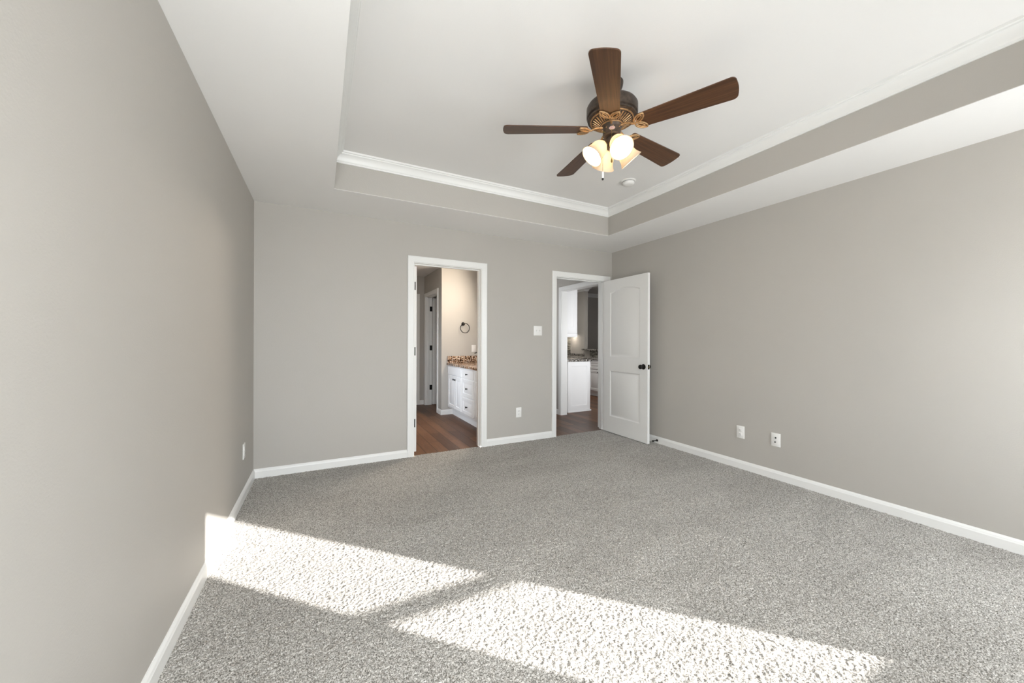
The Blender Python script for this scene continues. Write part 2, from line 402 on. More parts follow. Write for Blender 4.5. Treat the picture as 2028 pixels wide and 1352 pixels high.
# windows in the front wall (behind the camera): frame, two sashes, panes
GY = YF-0.10
for k, (a, c_) in enumerate(WINX):
    b = B(); z0, z1 = WINZ[k]; ft = 0.035
    box(b, (a, YF-0.13, z0), (a+ft, YF-0.04, z1)); box(b, (c_-ft, YF-0.13, z0), (c_, YF-0.04, z1))
    box(b, (a+ft, YF-0.13, z0), (c_-ft, YF-0.04, z0+0.025)); box(b, (a+ft, YF-0.13, z1-ft), (c_-ft, YF-0.04, z1))
    wf = struct('window_%d' % (k+1), b, TRIM, loc=((a+c_)/2, YF-0.085, z0))
    rails = [(0.615, 1.121, 0.565, 1.15), (1.178, 1.803, 1.15, 1.865)] if k == 0 else [(0.50, 2.03, 0.445, 2.085)]
    for g0, g1, s0, s1 in rails:                # glass limits, sash limits
        yy = GY; x0, x1 = a+ft, c_-ft; gx0, gx1 = a+0.085, c_-0.085
        b = B(); d = 0.014
        box(b, (x0, yy-d, s0), (gx0, yy+d, s1)); box(b, (gx1, yy-d, s0), (x1, yy+d, s1))
        box(b, (gx0, yy-d, s0), (gx1, yy+d, g0)); box(b, (gx0, yy-d, g1), (gx1, yy+d, s1))
        obj('sash', b, TRIM, wf)
        b = B(); box(b, (gx0, yy-0.002, g0), (gx1, yy+0.002, g1)); obj('glass_pane', b, GLASS, wf)
    b = B(); casing(b, a-0.004, c_+0.004, z1+0.004, lambda a_, z, n: (a_, YF+n, z), z0=z0-0.004, sill=True); struct('trim_%d' % (6+k), b, TRIM, smooth=20)

# ------------------------------------------------------------------ panelled door leaves
def door_leaf(b, W, T, z0, z1, fn, panels, both=True):
    """fn(u, d, z): u across from the hinge, d depth (0..T). panels: outlines (u, z), counter-clockwise, sunk with a moulding into both faces"""
    def inset(poly, d):
        n = len(poly); out = []
        for i in range(n):
            p0, p1, p2 = (Vector(poly[(i+j-1) % n]) for j in range(3))
            e1 = (p1-p0).normalized(); e2 = (p2-p1).normalized()
            n1 = Vector((-e1.y, e1.x)); n2 = Vector((-e2.y, e2.x)); bis = (n1+n2)
            bis = bis/max(0.2, bis.dot(n1)) if bis.length > 1e-6 else n1
            out.append(tuple(p1+bis*d))
        return out
    for side, sgn in ((0.0, 1), (T, -1)):
        P = lambda u, z, d: b.verts.new(fn(u, side+sgn*d, z))
        outer = [P(0, z0, 0), P(W, z0, 0), P(W, z1, 0), P(0, z1, 0)]
        edges = [b.edges.new((outer[i], outer[(i+1) % 4])) for i in range(4)]
        for poly in panels:
            rings = []
            for ins, dep in ((0, 0), (0.006, 0.005), (0.014, 0.0085), (0.022, 0.0085), (0.036, 0.0025)):
                pl = inset(poly, ins) if ins else poly
                rings.append([P(u, z, dep) for u, z in pl])
            n = len(poly)
            for A, C in zip(rings, rings[1:]):
                for i in range(n): b.faces.new((A[i], A[(i+1) % n], C[(i+1) % n], C[i]))
            b.faces.new(rings[-1])
            for i in range(n):
                e = b.edges.get((rings[0][i], rings[0][(i+1) % n])); edges.append(e)
        bmesh.ops.triangle_fill(b, use_beauty=True, use_dissolve=False, edges=edges)
    for (ua, za), (ub, zb) in (((0, z0), (W, z0)), ((W, z0), (W, z1)), ((W, z1), (0, z1)), ((0, z1), (0, z0))):
        b.faces.new([b.verts.new(fn(*q)) for q in ((ua, 0, za), (ub, 0, zb), (ub, T, zb), (ua, T, za))])
    bmesh.ops.remove_doubles(b, verts=b.verts[:], dist=1e-5)
def arch(u0, u1, z0, zs, zt, n=12):
    pts = [(u0, z0), (u1, z0)]
    for i in range(n+1):
        t = i/n; u = u1+(u0-u1)*t; pts.append((u, zs+(zt-zs)*(1-(2*t-1)**2)))
    return pts
def rect(u0, u1, z0, z1): return [(u0, z0), (u1, z0), (u1, z1), (u0, z1)]

def knob(b, org, axis):
    lathe(b, [(0, 0.033), (0.005, 0.033), (0.009, 0.026), (0.012, 0.013), (0.030, 0.011), (0.036, 0.018), (0.043, 0.026), (0.054, 0.028), (0.064, 0.022), (0.068, 0.010), (0.069, 0.0)], org, axis, 24)
def hinge(b, org, length=0.09):
    lathe(b, [(0, 0.0), (0.001, 0.006), (length-0.001, 0.006), (length, 0.0)], (org[0], org[1], org[2]-length/2), (0, 0, 1), 12)

# hall door, standing open against the right wall
DW, DT = 0.775, 0.035
ang = math.radians(0.6); P0 = Vector((HX1, YB-0.020, 0)); du = Vector((-math.sin(ang), -math.cos(ang), 0)); dn = Vector((-math.cos(ang), math.sin(ang), 0))
fn = lambda u, d, z: P0 + du*u + dn*(DT-d) + Vector((0, 0, z))      # d = 0 is the face seen from the room
b = B(); door_leaf(b, DW, DT, 0.006, 2.028, fn, [arch(0.128, 0.652, 1.012, 1.862, 1.905), rect(0.128, 0.652, 0.222, 0.823)])
d1 = struct('door_1', b, DOORW, loc=(P0.x, P0.y, 0.006), smooth=25)
for dd, ax in ((0, dn), (DT, -dn)):
    b = B(); knob(b, fn(DW-0.062, dd, 0.912), ax); obj('door_knob', b, BLACKB, d1)
b = B(); c0 = fn(DW, DT/2, 0.912)
for z in (-0.020, 0.020): pass
u_, n_ = du, dn
def plate(b, cen, hu, hv, th, U, V, W_):
    pts = [cen+U*a+V*e for a, e in ((-hu, -hv), (hu, -hv), (hu, hv), (-hu, hv))]
    loft(b, [pts, [p+W_*th for p in pts]])
plate(b, c0, 0.012, 0.028, 0.0015, dn, Vector((0, 0, 1)), du); obj('latch_plate', b, BLACKB, d1)
b = B(); plate(b, c0+du*0.001, 0.006, 0.008, 0.009, dn, Vector((0, 0, 1)), du); obj('latch_bolt', b, BRASS, d1)
for z in (0.25, 1.05, 1.80):
    b = B(); hinge(b, (HX1+0.003, YB-0.026, z)); obj('hinge', b, BLACKB, d1)

# bathroom door, swung open into the bathroom: its hinge edge shows in the doorway
bx, by = BX0+0.015, YB+WT+0.006
fnb = lambda u, d, z: Vector((bx+0.001+d, by+u, z))
b = B(); door_leaf(b, 0.750, DT, 0.010, 2.024, fnb, [arch(0.12, 0.63, 1.012, 1.862, 1.905), rect(0.12, 0.63, 0.222, 0.823)])
d2 = struct('door_2', b, DOORW, loc=(bx, by, 0.010), smooth=25)
for z in (0.32, 1.10, 1.81):
    b = B(); box(b, (bx-0.002, by-0.0025, z-0.045), (bx+0.024, by-0.0005, z+0.045), 0.0005); hinge(b, (bx-0.004, by-0.005, z)); obj('hinge', b, BLACKB, d2)
b = B(); knob(b, fnb(0.69, DT, 0.912), (1, 0, 0)); obj('door_knob', b, BLACKB, d2)

# door stop on the right baseboard behind the open door
ds = thing('door_stop', 'dark rigid door stop screwed to the right baseboard behind the open white door', 'door stop', (XR-0.014, 3.14, 0.034))
b = B(); lathe(b, [(0, 0.014), (0.004, 0.014), (0.007, 0.006), (0.060, 0.005)], (XR-0.0142, 3.14, 0.034), (-1, 0, 0), 16); obj('post', b, BLACKB, ds)
b = B(); lathe(b, [(0, 0.006), (0.002, 0.010), (0.014, 0.010), (0.016, 0.006)], (XR-0.0742, 3.14, 0.034), (-1, 0, 0), 16); obj('rubber_tip', b, DARK, ds)

# ------------------------------------------------------------------ wall plates
def wallplate(name, label, cat, cen, U, Nn, w_, h_, inserts, group=None):
    """U: horizontal direction on the wall, Nn: out of the wall; inserts: list of (name, material, du, dz, hw, hh, depth, bev) on the plate"""
    cen = Vector(cen); U = Vector(U); Nn = Vector(Nn); V = Vector((0, 0, 1))
    t = thing(name, label, cat, cen, group)
    def slab(hw, hh, n0, n1, du_=0, dz=0, bev=0.0015):
        b = B(); A = [cen+U*(du_+a)+V*(dz+e)+Nn*n0 for a, e in ((-hw, -hh), (hw, -hh), (hw, hh), (-hw, hh))]
        C = [cen+U*(du_+a)+V*(dz+e)+Nn*n1 for a, e in ((-hw+bev, -hh+bev), (hw-bev, -hh+bev), (hw-bev, hh-bev), (-hw+bev, hh-bev))]
        Bm = [cen+U*(du_+a)+V*(dz+e)+Nn*(n1-bev*0.6) for a, e in ((-hw, -hh), (hw, -hh), (hw, hh), (-hw, hh))]
        loft(b, [A, Bm, C]); return b
    obj('cover_plate', slab(w_/2, h_/2, 0.0004, 0.006, bev=0.003), PLASTIC, t)
    for nm, mt, du_, dz, hw, hh, n1, round_ in inserts:
        if round_:
            b = B(); lathe(b, [(0, hw), (n1-0.006-0.0006, hw), (n1-0.006, hw*0.8)], cen+U*du_+V*dz+Nn*0.006, Nn, 20)
        else: b = slab(hw, hh, 0.0062, n1, du_, dz, 0.0008)
        obj(nm, b, mt, t)
    return t
def duplex():
    L = []
    for dz in (0.0195, -0.0195):
        L.append(('receptacle', PLASTIC, 0, dz, 0.0165, 0.0145, 0.0085, False))
    return L
def outlet(label, cen, U, Nn, group='duplex wall outlets'):
    t = wallplate('wall_outlet', label, 'outlet', cen, U, Nn, 0.072, 0.117, duplex(), group)
    cenv, Uv, Nv = Vector(cen), Vector(U), Vector(Nn)
    recs = [o for o in t.children if o.name.startswith('receptacle')]
    for rcp, dz in zip(recs, (0.0195, -0.0195)):
        b = B()
        for du_, hh in ((-0.0063, 0.0045), (0.0063, 0.0038)):
            plate(b, cenv+Uv*du_+Vector((0, 0, dz+0.002))+Nv*0.0084, 0.0011, hh, 0.0004, Uv, Vector((0, 0, 1)), Nv)
        lathe(b, [(0, 0.0024), (0.0004, 0.0024)], cenv+Vector((0, 0, dz-0.0085))+Nv*0.0084, Nv, 12)
        o = obj('slots', b, DARK, rcp)
    return t
outlet('white duplex outlet low on the back wall between the two doorways', (2.123, YB, 0.354), (1, 0, 0), (0, -1, 0))
outlet('white duplex outlet on the right wall, nearer the open door', (XR, 2.158, 0.348), (0, -1, 0), (-1, 0, 0))
outlet('white duplex outlet low on the left wall near the far corner', (XL, 3.478, 0.362), (0, 1, 0), (1, 0, 0))
cp_ = wallplate('cable_plate', 'white cable wall plate with two dark round jacks, on the right wall', 'cable plate', (XR, 1.847, 0.347), (0, -1, 0), (-1, 0, 0), 0.074, 0.117,
          [('jack', DARK, 0.001, 0.018, 0.0062, 0, 0.011, True), ('jack', DARK, -0.003, -0.020, 0.0058, 0, 0.011, True)])
sw = wallplate('light_switch', 'white double toggle light switch between the bathroom and hall doorways', 'light switch', (2.390, YB, 1.343), (1, 0, 0), (0, -1, 0), 0.117, 0.117, [])
for dx in (-0.023, 0.023):
    b = B(); box(b, (2.390+dx-0.005, YB-0.0075, 1.343-0.012), (2.390+dx+0.005, YB-0.0058, 1.343+0.012), 0.0005)
    fr = obj('toggle_slot', b, TRIM, sw)
    b = B(); pts = [(2.390+dx-0.0035, YB-0.0074, 1.343+e) for e in (-0.004, 0.006)]
    loft(b, [[(2.390+dx+a, YB-0.0074, 1.343+e) for a, e in ((-0.0035, -0.004), (0.0035, -0.004), (0.0035, 0.005), (-0.0035, 0.005))],
             [(2.390+dx+a, YB-0.0185, 1.343+e) for a, e in ((-0.003, 0.004), (0.003, 0.004), (0.003, 0.011), (-0.003, 0.011))]])
    obj('toggle', b, PLASTIC, fr)

# smoke detector
SDX, SDY = 2.600, 2.632
sm = thing('smoke_detector', 'round white smoke detector on the tray ceiling behind the fan', 'smoke detector', (SDX, SDY, ZT))
b = B(); lathe(b, [(0, 0.066), (0.006, 0.066), (0.010, 0.062), (0.011, 0.058)], (SDX, SDY, ZT-0.0004), (0, 0, -1), 40); obj('mounting_ring', b, PLASTIC, sm)
b = B(); lathe(b, [(0, 0.052), (0.003, 0.055), (0.018, 0.054), (0.027, 0.046), (0.030, 0.030), (0.031, 0.0)], (SDX, SDY, ZT-0.0118), (0, 0, -1), 40); cv = obj('cover', b, PLASTIC, sm)
b = B(); lathe(b, [(0, 0.0545), (0.0003, 0.0556), (0.0022, 0.0556), (0.0025, 0.0545)], (SDX, SDY, ZT-0.0135), (0, 0, -1), 40); obj('vent_gap', b, DARK, cv)

# ------------------------------------------------------------------ ceiling fan
FX, FY = 1.529, 1.684
fan = thing('ceiling_fan', 'bronze five blade ceiling fan with four lit cream bell shades, hanging from the tray ceiling', 'ceiling fan', (FX, FY, ZT))
ctr = Vector((FX, FY, 0))
def L(prof, z_is_abs=True):
    """lathe about the fan's axis from (z, r) pairs"""
    b = B(); z0 = prof[0][0]
    lathe(b, [(z-z0, r_) for z, r_ in prof], (FX, FY, z0), (0, 0, 1), 48); return b
obj('canopy', L([(2.668, 0.018), (2.676, 0.034), (2.695, 0.052), (2.720, 0.062), (2.738, 0.065), (2.7446, 0.065)]), BRONZE, fan)
obj('downrod', L([(2.615, 0.0125), (2.672, 0.0125)]), BRONZE, fan)
mh = obj('motor_housing', L([(2.5285, 0.135), (2.5290, 0.141), (2.534, 0.1415), (2.536, 0.138), (2.541, 0.138), (2.546, 0.146), (2.551, 0.1475), (2.598, 0.1475), (2.612, 0.139), (2.623, 0.112), (2.629, 0.050), (2.632, 0.020)]), BRONZE, fan)
b = L([(2.489, 0.050), (2.490, 0.064), (2.504, 0.090), (2.519, 0.116), (2.524, 0.126), (2.528, 0.1345)])
vr = obj('vent_ring', b, BRONZE, fan)
b = B()
for k in range(34):
    a_ = (k+0.5)*2*math.pi/34; d_ = Vector((math.cos(a_), math.sin(a_), 0)); t_ = Vector((-math.sin(a_), math.cos(a_), 0.25)).normalized()
    tube(b, [ctr+d_*0.070+Vector((0, 0, 2.4920)), ctr+d_*0.090+Vector((0, 0, 2.5030))+t_*0.003, ctr+d_*0.111+Vector((0, 0, 2.5150))+t_*0.006], [0.0022, 0.0030, 0.0034], seg=6)
tube(b, [ctr+Vector((math.cos(a_)*0.122, math.sin(a_)*0.122, 2.5205)) for a_ in np.linspace(0, 2*math.pi, 60, endpoint=False)], 0.0042, True, 8)
tube(b, [ctr+Vector((math.cos(a_)*0.064, math.sin(a_)*0.064, 2.4885)) for a_ in np.linspace(0, 2*math.pi, 48, endpoint=False)], 0.0032, True, 8)
obj('vent_ribs', b, LITB, vr)
shs = obj('switch_housing', L([(2.425, 0.020), (2.427, 0.043), (2.434, 0.050), (2.470, 0.052), (2.478, 0.055), (2.484, 0.060), (2.4885, 0.062)]), BRONZE, fan)
for k in range(8):
    a_ = k*math.pi/4+0.2; d_ = Vector((math.cos(a_), math.sin(a_), 0))
    b = B(); lathe(b, [(0, 0.0035), (0.002, 0.0035), (0.0035, 0.001)], ctr+d_*0.0518+Vector((0, 0, 2.466)), d_, 10); obj('screw', b, LITB, shs)
ff = bpy.data.materials.new('badge_face'); ff.use_nodes = True; ff.node_tree.nodes['Principled BSDF'].inputs['Base Color'].default_value = (0.62, 0.50, 0.44, 1)
RED = bpy.data.materials.new('badge_red'); RED.use_nodes = True; RED.node_tree.nodes['Principled BSDF'].inputs['Base Color'].default_value = (0.30, 0.05, 0.03, 1)
ca = math.radians(229); dC = Vector((math.cos(ca), math.sin(ca), 0)); tC = Vector((-math.sin(ca), math.cos(ca), 0))
def oval(b, cen, hu, hv, th, U, V, W_, n=24):
    p = [cen+U*hu*math.cos(k*2*math.pi/n)+V*hv*math.sin(k*2*math.pi/n) for k in range(n)]; loft(b, [p, [q+W_*th for q in p]])
bc = ctr+dC*0.0512+Vector((0, 0, 2.452)); UP = Vector((0, 0, 1))
b = B(); oval(b, bc, 0.017, 0.010, 0.0022, tC, UP, dC); badge = obj('badge', b, ff, shs)
b = B()
oval_pts = [bc+dC*0.0024+tC*0.0135*math.cos(k*math.pi/12)+UP*0.0072*math.sin(k*math.pi/12) for k in range(24)]
tube(b, oval_pts, 0.0007, True, 6)
for du_, h_ in ((-0.0075, 0.003), (-0.0045, 0.0042), (-0.0015, 0.0032), (0.0015, 0.0042), (0.0045, 0.0030), (0.0075, 0.0034)):
    tube(b, [bc+dC*0.0024+tC*(du_-0.0008)-UP*h_*0.8, bc+dC*0.0024+tC*(du_+0.0008)+UP*h_*0.8], 0.0007, seg=6)
obj('emblem', b, RED, badge)

# blades with leaf-shaped irons
PH, BZ, BR0, BR1 = math.radians(224.8), 2.468, 0.150, 0.640
def blade_outline():
    pts = []
    w0, w1 = 0.052, 0.071
    def corner(cx_, cy_, r_, a0, a1, n=6):
        for i in range(n+1):
            a_ = a0+(a1-a0)*i/n; pts.append((cx_+r_*math.cos(a_), cy_+r_*math.sin(a_)))
    corner(BR0+0.012, -w0+0.012, 0.012, math.pi, 1.5*math.pi)
    corner(BR1-0.026, -w1+0.026, 0.026, -math.pi/2-0.03, -0.10, 10)
    for i in range(1, 8): pts.append((BR1+0.005*(1-((i-4)/4)**2), (w1-0.026)*(i-4)/4))
    corner(BR1-0.026, w1-0.026, 0.026, 0.10, math.pi/2+0.03, 10)
    corner(BR0+0.012, w0-0.012, 0.012, math.pi/2, math.pi)
    return pts
OUT = blade_outline(); PITCH = math.radians(-12)
def leaf(cx_, cy_, ang_, ln, wd, n=18):
    """closed leaf loop lying in the blade's plane, pointed at both ends"""
    pts = []
    for i in range(n):
        t = i/n*2*math.pi; x = ln/2*math.cos(t); y = wd/2*math.sin(t)*abs(math.sin(t))**0.35
        pts.append((cx_+x*math.cos(ang_)-y*math.sin(ang_), cy_+x*math.sin(ang_)+y*math.cos(ang_)))
    return pts
for k in range(5):
    a_ = PH-k*2*math.pi/5
    R_ = Matrix.Translation((FX, FY, BZ)) @ Matrix.Rotation(a_, 4, 'Z') @ Matrix.Rotation(PITCH, 4, 'X')
    W_ = lambda x, y, z, R_=R_: R_ @ Vector((x, y, z))
    # the blade keeps its own axes, so the grain runs along it
    b = B(); prism(b, OUT, lambda x, y, d: Vector((x, y, d)), -0.003, 0.003, 0.0012)
    me = obj('blade', b, WALNUT, None, loc=(0, 0, 0)); me.parent = fan; me.matrix_local = Matrix.Translation(-ctr-Vector((0, 0, ZT))) @ R_
    bl = me
    b = B(); zz = -0.0075
    for sg in (1, -1):
        tube(b, [W_(x, y, zz) for x, y in leaf(0.166, sg*0.0275, sg*0.70, 0.074, 0.040)], 0.0048, True, 8)
        tube(b, [W_(x, y, zz-0.001) for x, y in leaf(0.166, sg*0.0275, sg*0.70, 0.046, 0.017)], 0.0030, True, 8)
    st = [ctr+Vector((math.cos(a_)*r_, math.sin(a_)*r_, z_)) for r_, z_ in ((0.040, 2.480), (0.085, 2.481), (0.105, 2.474), (0.122, 2.464), (0.140, BZ-0.0075))]
    tube(b, st, [0.0075, 0.0065, 0.006, 0.006, 0.005], seg=10)
    obj('blade_iron', b, LITB, bl if False else fan)

# light kit
obj('light_fitter', L([(2.352, 0.004), (2.358, 0.010), (2.366, 0.016), (2.380, 0.030), (2.400, 0.036), (2.412, 0.034), (2.4255, 0.024)]), BRONZE, fan)
for deg in (253.0, 163.0, 73.0, 343.0):
    a_ = math.radians(deg); d_ = Vector((math.cos(a_), math.sin(a_), 0)); ax = (d_*0.66+Vector((0, 0, -0.75))).normalized()
    tp = ctr+d_*0.048+Vector((0, 0, 2.386))
    b = B(); tube(b, [ctr+d_*0.026+Vector((0, 0, 2.400)), ctr+d_*0.034+Vector((0, 0, 2.404)), tp-ax*0.008, tp+ax*0.004], [0.011, 0.011, 0.012, 0.012], seg=12)
    lathe(b, [(-0.012, 0.012), (-0.006, 0.022), (0.010, 0.026), (0.014, 0.026)], tp, ax, 24)
    obj('lamp_arm', b, BRONZE, fan)
    prof = [(0.006, 0.0245), (0.014, 0.030), (0.028, 0.041), (0.046, 0.0475), (0.068, 0.0505), (0.088, 0.054), (0.104, 0.0605), (0.116, 0.0675), (0.118, 0.0690)]
    inner = [(t, r_-0.003) for t, r_ in reversed(prof)]
    b = B(); lathe(b, prof+[(0.1188, 0.0675)]+inner, tp, ax, 40, caps=False)
    shd = obj('lamp_shade', b, SHADE, fan, smooth=60)
    b = B(); lathe(b, [(0.014, 0.010), (0.030, 0.013), (0.042, 0.020), (0.056, 0.0245), (0.070, 0.0235), (0.082, 0.016), (0.087, 0.006), (0.088, 0.0)], tp, ax, 24)
    obj('bulb', b, BULB, shd)
# pull chains
def chain(dx, dy, ztop, zbot, fobmat, fob):
    p = ctr+Vector((dx, dy, 0)); b = B(); n = int((ztop-zbot)/0.004)
    rr = math.hypot(dx, dy); tube(b, [ctr+Vector((dx, dy, 0))*(0.046/rr)+Vector((0, 0, ztop)), p+Vector((0, 0, ztop))], 0.003, seg=8)
    tube(b, [p+Vector((0, 0, ztop-(ztop-zbot)*i/n)) for i in range(n+1)], [0.0013 if i % 2 else 0.0006 for i in range(n+1)], seg=6)
    ch = obj('pull_chain', b, BRASS, fan)
    b = B(); lathe(b, fob, p+Vector((0, 0, zbot+0.002)), (0, 0, -1), 14); obj('fob', b, fobmat, ch)
    return p
chain(-0.039, -0.043, 2.440, 2.272, BRASS, [(0, 0.001), (0.006, 0.0035), (0.016, 0.006), (0.024, 0.005), (0.027, 0.001)])
p = chain(-0.068, 0.000, 2.440, 2.205, PLASTIC, [(0, 0.001), (0.002, 0.0055), (0.036, 0.0055), (0.038, 0.0045)])
b = B(); lathe(b, [(0, 0.0058), (0.008, 0.0062), (0.011, 0.004)], p+Vector((0, 0, 2.168)), (0, 0, -1), 14)
obj('fob_cap', b, DARK, [o for o in fan.children if o.name.startswith('pull_chain')][-1])

# ------------------------------------------------------------------ bathroom beyond the left doorway
XG, YT, YFAR, XV, BCZ, XW = 1.762, 5.955, 7.10, 1.872, 2.443, 2.440
b = B(); box(b, (-0.65, YB+0.020, -0.06), (BX1+0.9, 7.3, -0.004)); struct('floor_bathroom', b, PLANK)
b = B(); box(b, (-0.65, YB+WT, BCZ), (2.6, 7.3, BCZ+0.05)); struct('ceiling_bathroom', b, CEIL)
b = B(); box(b, (XG, YT, -0.02), (XW, YT+WT, BCZ)); struct('wall_towel', b, WALL)
DY0, DY1 = 6.215, 6.985
b = B(); box(b, (XG, YT+WT, -0.02), (XG+WT, DY0-0.018, BCZ)); box(b, (XG, DY1+0.018, -0.02), (XG+WT, YFAR, BCZ)); box(b, (XG, DY0-0.018, HEAD+0.018), (XG+WT, DY1+0.018, BCZ)); struct('wall_closet', b, WALL)
b = B(); box(b, (-0.65, YFAR, -0.02), (XG+1.2, YFAR+WT, BCZ)); struct('wall_bathroom_far', b, WALL)
b = B(); box(b, (XW, YB+WT, -0.02), (XW+0.1, YFAR, BCZ)); struct('wall_bathroom_right', b, WALL)
b = B(); box(b, (-0.75, YB+WT, -0.02), (-0.65, 7.3, BCZ)); struct('wall_bathroom_left', b, WALL)
cl = lambda a, z, n: (XG-n, a, z)
b = B(); casing(b, DY0-0.006, DY1+0.006, HEAD+0.006, cl); struct('trim_8', b, TRIM, smooth=20)
b = B()
box(b, (XG-0.001, DY0-0.018, -0.01), (XG+WT+0.001, DY0, HEAD+0.018)); box(b, (XG-0.001, DY1, -0.01), (XG+WT+0.001, DY1+0.018, HEAD+0.018)); box(b, (XG-0.001, DY0, HEAD), (XG+WT+0.001, DY1, HEAD+0.018))
box(b, (XG+0.03, DY1-0.012, -0.01), (XG+0.07, DY1, HEAD), 0.002); box(b, (XG+0.03, DY0, HEAD-0.012), (XG+0.07, DY1-0.012, HEAD), 0.002)
struct('trim_9', b, TRIM)
# closet door leaf, swung into the closet, hinged on the far jamb
hx, hy = XG+WT+0.006, DY1-0.004
fnc = lambda u, d, z: Vector((hx+u, hy-d, z))
b = B(); door_leaf(b, 0.50, DT, 0.010, 2.024, fnc, [arch(0.10, 0.40, 1.012, 1.862, 1.905), rect(0.10, 0.40, 0.222, 0.823)])
d3 = struct('door_3', b, DOORW, loc=(hx, hy, 0.01), smooth=25)
for z in (0.33, 1.08, 1.82):
    b = B(); box(b, (hx-0.048, DY1-0.0025, z-0.047), (hx-0.002, DY1-0.0005, z+0.047), 0.0006); hinge(b, (hx-0.003, DY1-0.006, z), 0.094); obj('hinge', b, BLACKB, d3)
b = B(); box(b, (XG+WT, YFAR-0.3, -0.02), (XG+1.0, YFAR-0.001, 2.3)); b.free()
fw = lambda a, z, n: (a, YFAR-n, z)
b = B(); casing(b, 0.82, 1.604, HEAD+0.006, fw); struct('trim_10', b, TRIM, smooth=20)
b = B(); door_leaf(b, 0.768, 0.02, 0.010, 2.035, lambda u, d, z: Vector((0.828+u, YFAR-0.022+d, z)), [arch(0.12, 0.65, 1.012, 1.862, 1.905), rect(0.12, 0.65, 0.222, 0.823)])
struct('door_4', b, DOORW, loc=(0.828, YFAR-0.01, 0.01), smooth=25)
baseboard('baseboard_bathroom', [((1.671, YFAR), (XG, YFAR), (0, -1)), ((XG, YT), (XV+0.075, YT), (0, -1)), ((XG, YT-0.014), (XG, DY0-0.006-CW), (-1, 0))])

# vanity cabinet
VY0, VY1 = 4.30, YT-0.004
van = thing('vanity_cabinet', 'white bathroom vanity cabinet with raised panel doors and drawers, under brown granite', 'cabinet', (XV, (VY0+VY1)/2, 0))
b = B(); box(b, (XV, VY0, 0.120), (XW-0.006, VY1, 0.815), 0.001); obj('body', b, CAB, van)
b = B(); box(b, (XV+0.075, VY0+0.003, -0.004), (XW-0.008, VY1-0.003, 0.1195)); obj('toe_kick', b, CAB, van)
def raised(b, fn2, a0, a1, z0, z1, th=0.019, plain=False):
    """door or drawer front: fn2(a, z, n) -> world"""
    fr = 0.0 if plain else 0.045
    R1 = [(a0, z0), (a1, z0), (a1, z1), (a0, z1)]
    def ring(d, n): return [fn2(a+(d if a == a0 else -d), z+(d if z == z0 else -d), n) for a, z in R1]
    secs = [ring(0, 0.0004), ring(0, th-0.004), ring(0.005, th)]
    if not plain:
        fr = min(0.048, (a1-a0)*0.24, (z1-z0)*0.26)
        secs += [ring(fr, th), ring(fr+0.005, th-0.008), ring(fr+0.010, th-0.008), ring(fr+0.024, th-0.002)]
    loft(b, secs)
vf = lambda a, z, n: (XV-n, a, z)
def vknob(b, y, z): lathe(b, [(0, 0.007), (0.003, 0.006), (0.012, 0.005), (0.018, 0.012), (0.024, 0.0145), (0.029, 0.011), (0.031, 0.0)], (XV-0.0194, y, z), (-1, 0, 0), 14)
for y0_, y1_, z0, z1, plain, kind, ks in (
        (5.262, 5.900, 0.672, 0.800, True, 'false_front', None), (5.535, 5.880, 0.150, 0.655, False, 'door', (5.562, 0.610)), (5.190+0.072, 5.527, 0.150, 0.655, False, 'door', (5.500, 0.610)),
        (4.765, 5.205, 0.672, 0.800, True, 'drawer', (4.985, 0.736)), (4.765, 5.205, 0.405, 0.655, False, 'drawer', (4.985, 0.530)), (4.765, 5.205, 0.150, 0.388, False, 'drawer', (4.985, 0.268)),
        (4.345, 4.700, 0.150, 0.655, False, 'door', (4.385, 0.610)), (4.345, 4.700, 0.672, 0.800, True, 'false_front', None)):
    b = B(); raised(b, vf, y0_, y1_, z0, z1, plain=plain); dr = obj(kind, b, CAB, van)
    if ks: b = B(); vknob(b, *ks); obj('knob', b, BLACKB, dr)
b = B(); box(b, (XV-0.025, VY0-0.01, 0.8155), (XW-0.004, YT-0.003, 0.850), 0.003); ct = obj('countertop', b, GRAN)
tag(ct, 'brown speckled granite countertop on the white bathroom vanity', 'countertop')
b = B(); box(b, (XV-0.012, YT-0.024, 0.8503), (XW-0.03, YT-0.002, 0.962), 0.002); obj('side_splash', b, GRAN, ct)
b = B(); box(b, (XW-0.026, VY0, 0.8503), (XW-0.004, YT-0.004, 0.962), 0.002); obj('backsplash', b, GRAN, ct)
# faucet lever seen past the door jamb
fa = thing('bathroom_faucet', 'dark bronze faucet on the granite vanity top, just past the door jamb', 'faucet', (2.31, 5.42, 0.8503))
b = B(); lathe(b, [(0, 0.026), (0.006, 0.026), (0.012, 0.018), (0.125, 0.015), (0.140, 0.017)], (2.31, 5.42, 0.8505), (0, 0, 1), 20); obj('body', b, BLACKB, fa)
b = B(); tube(b, [(2.305, 5.42, 0.950), (2.27, 5.42, 0.975), (2.22, 5.42, 0.975), (2.18, 5.42, 0.945)], [0.013, 0.012, 0.011, 0.010], seg=12); obj('spout', b, BLACKB, fa)
b = B(); tube(b, [(2.31, 5.42, 0.985), (2.305, 5.43, 1.045), (2.25, 5.50, 1.050), (2.195, 5.575, 1.015)], [0.013, 0.012, 0.009, 0.006], seg=10); obj('lever', b, BLACKB, fa)

